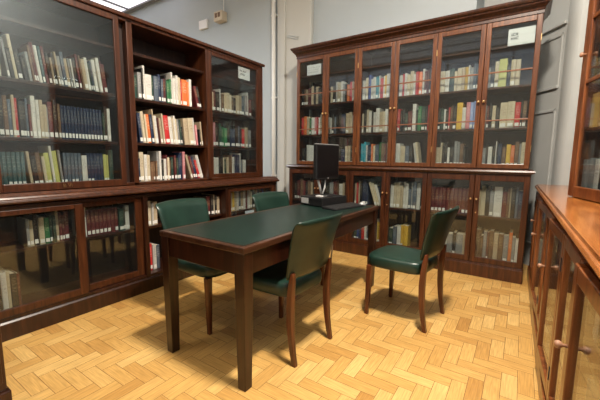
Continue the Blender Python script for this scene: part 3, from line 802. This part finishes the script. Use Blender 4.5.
# end bookcase
ORD = ['first', 'second', 'third', 'fourth', 'fifth', 'sixth', 'seventh', 'eighth', 'ninth', 'tenth', 'eleventh', 'twelfth', 'thirteenth', 'fourteenth', 'fifteenth', 'sixteenth', 'seventeenth', 'eighteenth', 'nineteenth', 'twentieth']
UP = [
 ('k4 h4 e4 m4 e5 k5 e4 k4 h4', 'r5 o5 c5 g5 w5 p5 r5 w5 c5 w5', 'k4 >.02 w5 w5 q5 k4 c5 >.03'),
 ('c3 k4 w6 c6 w5 a4 k4 o4 r5 e4 s4', 'w3 k5 s4 k5 k6 n5 e5 e6 w4 k4', 'k3 d4 k3 k4 n3 c5 c5 k3 >.02'),
 ('w5 c5 b7 w6 w6 t6 w6 r5 w6 y6 w6 w6', 'c5 k6 c6 w6 k5 w5 w7 e6 c6 w6 w5', 't7 t6 w6s n6 o6 c5 s6 g6 h6 m6 w6 c6'),
 ('w5 r5 w6 c5 c6 w5 r6 o6 w6 m6 m6 k6 w8', 'r6 k5 k5 d4 m5 w7t k5 g7 d6 k6 r7', 'w6t c5 s5 k5 /8 w6 c6 >.10'),
 ('c4 w4 d4 c4 c4 e4 y4 w6s a5 s5 s5', 'k5 d4 w4 k4 r5 h5 k5 y6t w4 p6 l6 l7', 'e4 c6 k4 k5 w3 k4 a6 a5 h5 k4 >.08'),
 ('a3 k3 c5 q6t k3 c5t c5t >.10', 'a4 m5 k5 c4 k3 c6t c6t r5t k6 h6 >.02', 'a3 k4 w4 k3 w5s >.01 n4 h3 y4 o3 h5 a5 c6'),
]
for k in range(6):
    a0, a1 = ubd[k] + .030, ubd[k + 1] - .030
    w = ORD[k] + ' upper door of the tall bookcase'
    g = 'books behind the tall bookcase\'s upper doors'
    for z, txt, s in ((BZ[1], UP[k][0], 'top row'), (BZ[0], UP[k][1], 'middle row'), (1.1185, UP[k][2], 'bottom row')):
        row('-y', a0, a1, z, bu + .075, .95, txt, s + ', ' + w, g, .55)
LO = [
 ('k5 m6 h6 m6 k5 h5 e5 k6 m5', 'k5 m6 h6 e5 k5 h5'),
 ('h6 k5 a6 m6 h6 w5 e6 k5 c6', 'k5 m6 w6 h6 e5 k5 h5'),
 ('c6 r5 c6 k5 n7t n6 /18 c7 c6 w6 n5', 'd4 b5 n5 r5 w6 s5 b6 w6 c6 y6 c6'),
 ('w6 c6 c6 e6 w7 w6t s4 a7 s7 w7 k6', 'd3 s4 w5 y6 y6 >.16'),
 ('m6*10', 'h4 e4 w4 w4 a4 k4 a5 e4'),
 ('e7 c7 k7t a6 w7t m6 h6 c7s k6 s7 n6', 'h7 h6 a7 m6 h7 e6 h7 a7 o7 a7 w5'),
]
for k in range(6):
    a0, a1 = lbd[k] + .032, lbd[k + 1] - .032
    w = ORD[k] + ' low door of the tall bookcase'
    g = 'books behind the tall bookcase\'s low doors'
    for z, txt, s in ((.622, LO[k][0], 'upper row'), (.1605, LO[k][1], 'lower row')):
        row('-y', a0, a1, z, bl + .085, 1.0 if k != 4 else .98, txt, s + ', ' + w, g, .6)
# right cabinets
for k, (a0, a1) in enumerate(((.90, 1.72), (1.80, 2.62), (2.75, 3.50))):
    for z, s in ((.5225, 'shelf'), (.1215, 'floor')):
        row('-x', a0 + .06, a1, z, .275, .85, ['w4 a5 k4 c4 a4 w5 s4 h4 a5 k4 w4 a4', 'a4 w4 m4 k5 a5 w5 c4 h4 s4 a4 w5', 'a4 w5 k4 a5 c4 s4 m4'][k], s + ' of the right-hand low cabinet\'s ' + ORD[k] + ' section', 'books in the low cabinet by the right wall', .4, .18)
nB = len(BOOKS)
row('-x', -.72, -.03, UZ[1] + .0005, .030, .85, 'k4 h4 a5 k5 m4 s4 k4 h5 a4 e4 k4', 'upper shelf of the angled cabinet on the worktop', 'books in the upper cabinet by the right wall', .5, .12)
row('-x', -.72, -.32, UZ[0] + .0005, .030, .85, 'k4 h4 m5 k5 m4 s4', 'lower shelf of the angled cabinet on the worktop', 'books in the upper cabinet by the right wall', .5, .12)
row('-x', -.72, -.03, zb + .0285, .030, .9, 'a4 k5 k5 e4 k5 h4 s4 k4 w5 a5 a5', 'floor of the angled cabinet on the worktop', 'books in the upper cabinet by the right wall', .5, .12)
for r in BOOKS[nB:]: r['pre'] = UC

def book_frame(r):
    """matrix: local x along the row, local y into the shelf, local z up; leaning turns about local y"""
    a, z, f = r['a'], r['z'], r['f']
    if r['face'] == '+x': Mx = Matrix(((0, -1, 0, f), (1, 0, 0, a), (0, 0, 1, z), (0, 0, 0, 1)))
    elif r['face'] == '-y': Mx = Matrix(((1, 0, 0, a), (0, 1, 0, f), (0, 0, 1, z), (0, 0, 0, 1)))
    else: Mx = Matrix(((0, 1, 0, f), (-1, 0, 0, a + r['t']), (0, 0, 1, z), (0, 0, 0, 1)))
    if 'pre' in r: Mx = r['pre'] @ Mx
    if r['lean']: Mx = Mx @ Matrix.Rotation(-r['lean'], 4, 'Y')
    return Mx
def score(r):
    p = book_frame(r) @ Vector((r['t'] / 2, 0, r['h'] / 2)); d = p - CAM
    dep = d.dot(FWD)
    if dep < .3: return 0
    n = {'+x': Vector((1, 0, 0)), '-y': Vector((0, -1, 0)), '-x': Vector((-1, 0, 0))}[r['face']]
    c_ = max(0, -n.dot(d.normalized()))
    u = 300 + 331.3 * d.dot(Vector((.8307259, .55659496, .00982504))) / dep; v = 200 - 331.3 * d.dot(Vector((-.07796, .098846, .992044))) / dep
    if not (-5 < u < 605 and -5 < v < 405): return 0
    s = r['t'] * r['h'] * c_ / dep ** 2
    if p.x < -2.6 and p.z < .5 and p.y > 1.5: s *= .4       # hidden by the table and chairs
    return s
def cover_mesh(r, mb):
    """U shaped case with a rounded spine; returns nothing, fills mb (mat 0 cover)"""
    t, h, d = r['t'], r['h'], r['d']; b = min(.0028, t * .16); k = min(.005, t * .22)
    out = [(0, d)] + [(t / 2 - t / 2 * math.cos(PI * q / 6), k - k * math.sin(PI * q / 6)) for q in range(7)] + [(t, d)]
    inn = [(t - b, d), (t - b, k + b), (b, k + b), (b, d)]
    return out, inn, k, b
def add_cover(vs, fs, uv, Mx, r, mlist, mi):
    out, inn, k, b = cover_mesh(r, None); n = len(out); t, h = r['t'], r['h']
    o = len(vs); pts = out + inn; m_ = len(pts)
    for z in (0, h):
        for p in pts: vs.append(Mx @ Vector((p[0], p[1], z)))
    for i in range(m_):
        j = (i + 1) % m_
        fs.append((o + i, o + j, o + m_ + j, o + m_ + i)); mlist.append(mi)
        if 1 <= i <= 6:
            u0, u1 = (i - 1) / 6, i / 6
            sh = (r['i'] * 7.31 + r['h'] * 90) % 50
            uv.extend([(u0, 0), (u1, 0), (u1, 1), (u0, 1)])
        else: uv.extend([(-1, -1)] * 4)
    # end caps: left board, spine strip, right board (top and bottom)
    for z in (0, 1):
        q = o + z * m_
        caps = [(q + 0, q + 1, q + m_ - 2, q + m_ - 1), (q + n - 1, q + n, q + n + 1, q + n - 2), tuple(q + i for i in range(1, n - 1)) + (q + n + 1, q + n + 2)]
        for c_ in caps: fs.append(c_ if z else c_[::-1]); mlist.append(mi); uv.extend([(-1, -1)] * len(c_))
def add_box(vs, fs, uv, Mx, x0, x1, y0, y1, z0, z1, mlist, mi):
    o = len(vs)
    for x in (x0, x1):
        for y in (y0, y1):
            for z in (z0, z1): vs.append(Mx @ Vector((x, y, z)))
    for f in ((0, 1, 3, 2), (4, 6, 7, 5), (0, 4, 5, 1), (2, 3, 7, 6), (0, 2, 6, 4), (1, 5, 7, 3)):
        fs.append(tuple(o + i for i in f)); mlist.append(mi); uv.extend([(-1, -1)] * 4)
def pages_dims(r):
    _, _, k, b = cover_mesh(r, None)
    return b, r['t'] - b, k + b, r['d'] - .004, .003, r['h'] - .004
def label_dims(r):
    t = r['t']; return t * .14, t * .86, -.0010, .0012, .012, .012 + min(.032, r['h'] * .14)
def make(name, vs, fs, uv, mlist, mats):
    me = bpy.data.meshes.new(name); me.from_pydata([tuple(v) for v in vs], [], fs)
    for m in mats: me.materials.append(m)
    me.polygons.foreach_set('material_index', mlist)
    ul = me.uv_layers.new(name='UVMap')
    for i, u in enumerate(uv): ul.data[i].uv = u
    bm = bmesh.new(); bm.from_mesh(me); bmesh.ops.recalc_face_normals(bm, faces=bm.faces); bm.to_mesh(me); bm.free()
    return bpy.data.objects.new(name, me)

# the 300 that show largest are things of their own
for r in BOOKS: r['s'] = score(r)
order = sorted(BOOKS, key=lambda r: -r['s'])
own = [r for r in order if r['face'] == '-x' and r['s'] > 0]
own += [r for r in order if r['face'] != '-x' and r['s'] > 0][:300 - len(own)]
ownset = set(id(r) for r in own)
rest = [r for r in BOOKS if id(r) not in ownset and r['s'] > 0 and r['face'] != '-x']

# labels: look, neighbours, shelf; an ordinal where that is not enough
def size_words(r):
    hs = [q['h'] for q in r['row']]; ts = [q['t'] for q in r['row']]
    mh, mt = sum(hs) / len(hs), sum(ts) / len(ts)
    w = 'tall ' if r['h'] > mh * 1.12 else 'short ' if r['h'] < mh * .86 else ''
    w += 'thick ' if r['t'] > mt * 1.35 else 'slim ' if r['t'] < mt * .68 else ''
    if r['lean'] and not w: w = 'leaning '
    return w
SHORT = lambda s: s
labels = {}
for r in BOOKS:
    i, rw = r['i'], r['row']
    nm = PAL[r['col']][0]
    lead = size_words(r) + nm + ' book'
    nb = [PAL[rw[j]['col']][0] for j in (i - 1, i + 1) if 0 <= j < len(rw)]
    r['L1'] = lead + ' on ' + r['where'] if ',' not in r['where'] else lead + ', ' + r['where']
    r['lead'] = lead; r['nb'] = nb
def count(key):
    d = {}
    for r in BOOKS: d[r[key]] = d.get(r[key], 0) + 1
    return d
c1 = count('L1')
for r in BOOKS:
    sep = ' on ' if ',' not in r['where'] else ', '
    if len(r['nb']) == 2:
        bt = (' between two ' + r['nb'][0] + ' ones') if r['nb'][0] == r['nb'][1] else (' between ' + r['nb'][0] + ' and ' + r['nb'][1])
    else: bt = ' ending the row beside ' + r['nb'][0] if r['nb'] else ''
    r['L2'] = r['lead'] + bt + sep + r['where']
c2 = count('L2')
ORD2 = ORD + ['twenty-first', 'twenty-second', 'twenty-third', 'twenty-fourth', 'twenty-fifth', 'twenty-sixth', 'twenty-seventh', 'twenty-eighth', 'twenty-ninth', 'thirtieth', 'thirty-first', 'thirty-second', 'thirty-third', 'thirty-fourth', 'thirty-fifth', 'thirty-sixth']
for r in BOOKS:
    sep = ' on ' if ',' not in r['where'] else ', '
    if c1[r['L1']] == 1: r['label'] = r['L1']
    elif c2[r['L2']] == 1 and len(r['L2'].split()) <= 16: r['label'] = r['L2']
    else: r['label'] = r['lead'] + ', ' + ORD2[r['i'] if r['face'] != '-x' else len(r['row']) - 1 - r['i']] + ' from the left' + sep + r['where']

for r in BOOKS:
    if len(r['label'].split()) > 16: r['label'] = r['label'].replace('tall ', '', 1).replace('short ', '', 1) if r['lead'].split()[0] in ('tall', 'short') else r['label']
    if len(r['label'].split()) > 16: r['label'] = r['label'].replace(' of the tall bookcase', '')
for r in own:
    Mx = book_frame(r); I = Matrix.Identity(4)
    # mesh keeps its own frame; the object carries the placement
    vs, fs, uv, ml = [], [], [], []
    add_cover(vs, fs, uv, I, r, ml, 0)
    sh = random.Random(r['i'] * 91 + int(r['z'] * 999)).uniform(0, 40)
    o = make('book', vs, fs, uv, ml, [BK[r['col']]]); C.objects.link(o)
    o.matrix_world = Mx
    tag(o, r['label'], 'book', r['group'])
    vs, fs, uv, ml = [], [], [], []
    add_box(vs, fs, uv, I, *pages_dims(r), ml, 0)
    p = make('pages', vs, fs, uv, ml, [M['pages']]); C.objects.link(p); p.parent = o
    if r['lab']:
        vs, fs, uv, ml = [], [], [], []
        add_box(vs, fs, uv, I, *label_dims(r), ml, 0)
        p = make('spine_label', vs, fs, uv, ml, [M['label']]); C.objects.link(p); p.parent = o
vs, fs, uv, ml = [], [], [], []
keys = list(PAL)
for r in rest:
    Mx = book_frame(r)
    add_cover(vs, fs, uv, Mx, r, ml, keys.index(r['col']))
    add_box(vs, fs, uv, Mx, *pages_dims(r), ml, len(keys))
    if r['lab']: add_box(vs, fs, uv, Mx, *label_dims(r), ml, len(keys) + 1)
o = make('books', vs, fs, uv, ml, [BK[k] for k in keys] + [M['pages'], M['label']]); C.objects.link(o)
tag(o, 'the remaining smaller book spines filling shelves behind the cabinet glass', 'books', None, 'stuff')

# card file lying in the upper right cabinet, seen through its open door
ob = ubox(MB(), .030, .045, -.300, -.055, UZ[0] + .001, UZ[0] + .215)
tag(ob.build('card_folder', 'ochre', None, .003), 'ochre card folder standing on a shelf in the angled upper cabinet', 'folder')

# ------------------------------------------------------------------ LIGHT
def lamp(x, y, z, lx_, ly_, power, col, label):
    t = thing('ceiling_light', (x, y, z), label, 'light', 'hanging ceiling lights')
    MB().box(x - lx_ / 2 - .04, x + lx_ / 2 + .04, y - ly_ / 2 - .04, y + ly_ / 2 + .04, z + .012, z + .09).build('housing', 'white_plastic', t, .01)
    MB().box(x - lx_ / 2, x + lx_ / 2, y - ly_ / 2, y + ly_ / 2, z + .004, z + .0125).build('diffuser', 'lamp', t)
    for dx in (-.3, .3): MB().tube([(x + dx * lx_, y, z + .085), (x + dx * lx_, y, H)], .006, 6).build('rod', 'silver', t)
    ld = bpy.data.lights.new('lamp_light', 'AREA'); ld.shape = 'RECTANGLE'; ld.size = lx_; ld.size_y = ly_; ld.energy = power; ld.color = col
    lo = bpy.data.objects.new('lamp_light', ld); C.objects.link(lo); lo.location = (0, 0, 0); lo.parent = t
warm = (1.0, .89, .75); cool = (.80, .90, 1.0)
lamp(-.10, 1.25, 4.12, .30, .42, 285, warm, 'ceiling light high above the right end of the room')
lamp(-2.3, .1, 4.12, .34, .5, 22, warm, 'ceiling light behind the viewpoint on the side bookcase\'s side')
lamp(-5.8, 1.2, 3.6, 1.2, 1.2, 150, cool, 'added unseen cool lamp brightening the wall beyond the side bookcase')  # added lamp, cool fill that keeps the far wall bright
w = bpy.data.worlds.new('World'); bpy.context.scene.world = w; w.use_nodes = True
w.node_tree.nodes['Background'].inputs['Color'].default_value = (.7, .8, 1, 1); w.node_tree.nodes['Background'].inputs['Strength'].default_value = .3

# ------------------------------------------------------------------ camera and view
cam = bpy.data.cameras.new('Camera'); cam.sensor_width = 36; cam.lens = 331.335 / 600 * 36; cam.clip_start = .02
co = bpy.data.objects.new('Camera', cam); C.objects.link(co)
rt = Vector((.8307259, .55659496, .00982504)); up = Vector((-.07796059, .09884568, .99204419)); fw_ = Vector((-.55119563, .82488277, -.12550614))
mw = Matrix((rt, up, -fw_)).transposed().to_4x4(); mw.translation = (0, 0, 1.191)
co.matrix_world = mw
sc = bpy.context.scene
sc.camera = co
sc.view_settings.view_transform = 'Standard'; sc.view_settings.look = 'None'; sc.view_settings.gamma = 1; sc.view_settings.use_curve_mapping = False
sc.view_settings.exposure = EX
sc.cycles.use_denoising = True
sc.cycles.max_bounces = 12; sc.cycles.transparent_max_bounces = 24; sc.cycles.glossy_bounces = 6
sc.cycles.sample_clamp_indirect = 6
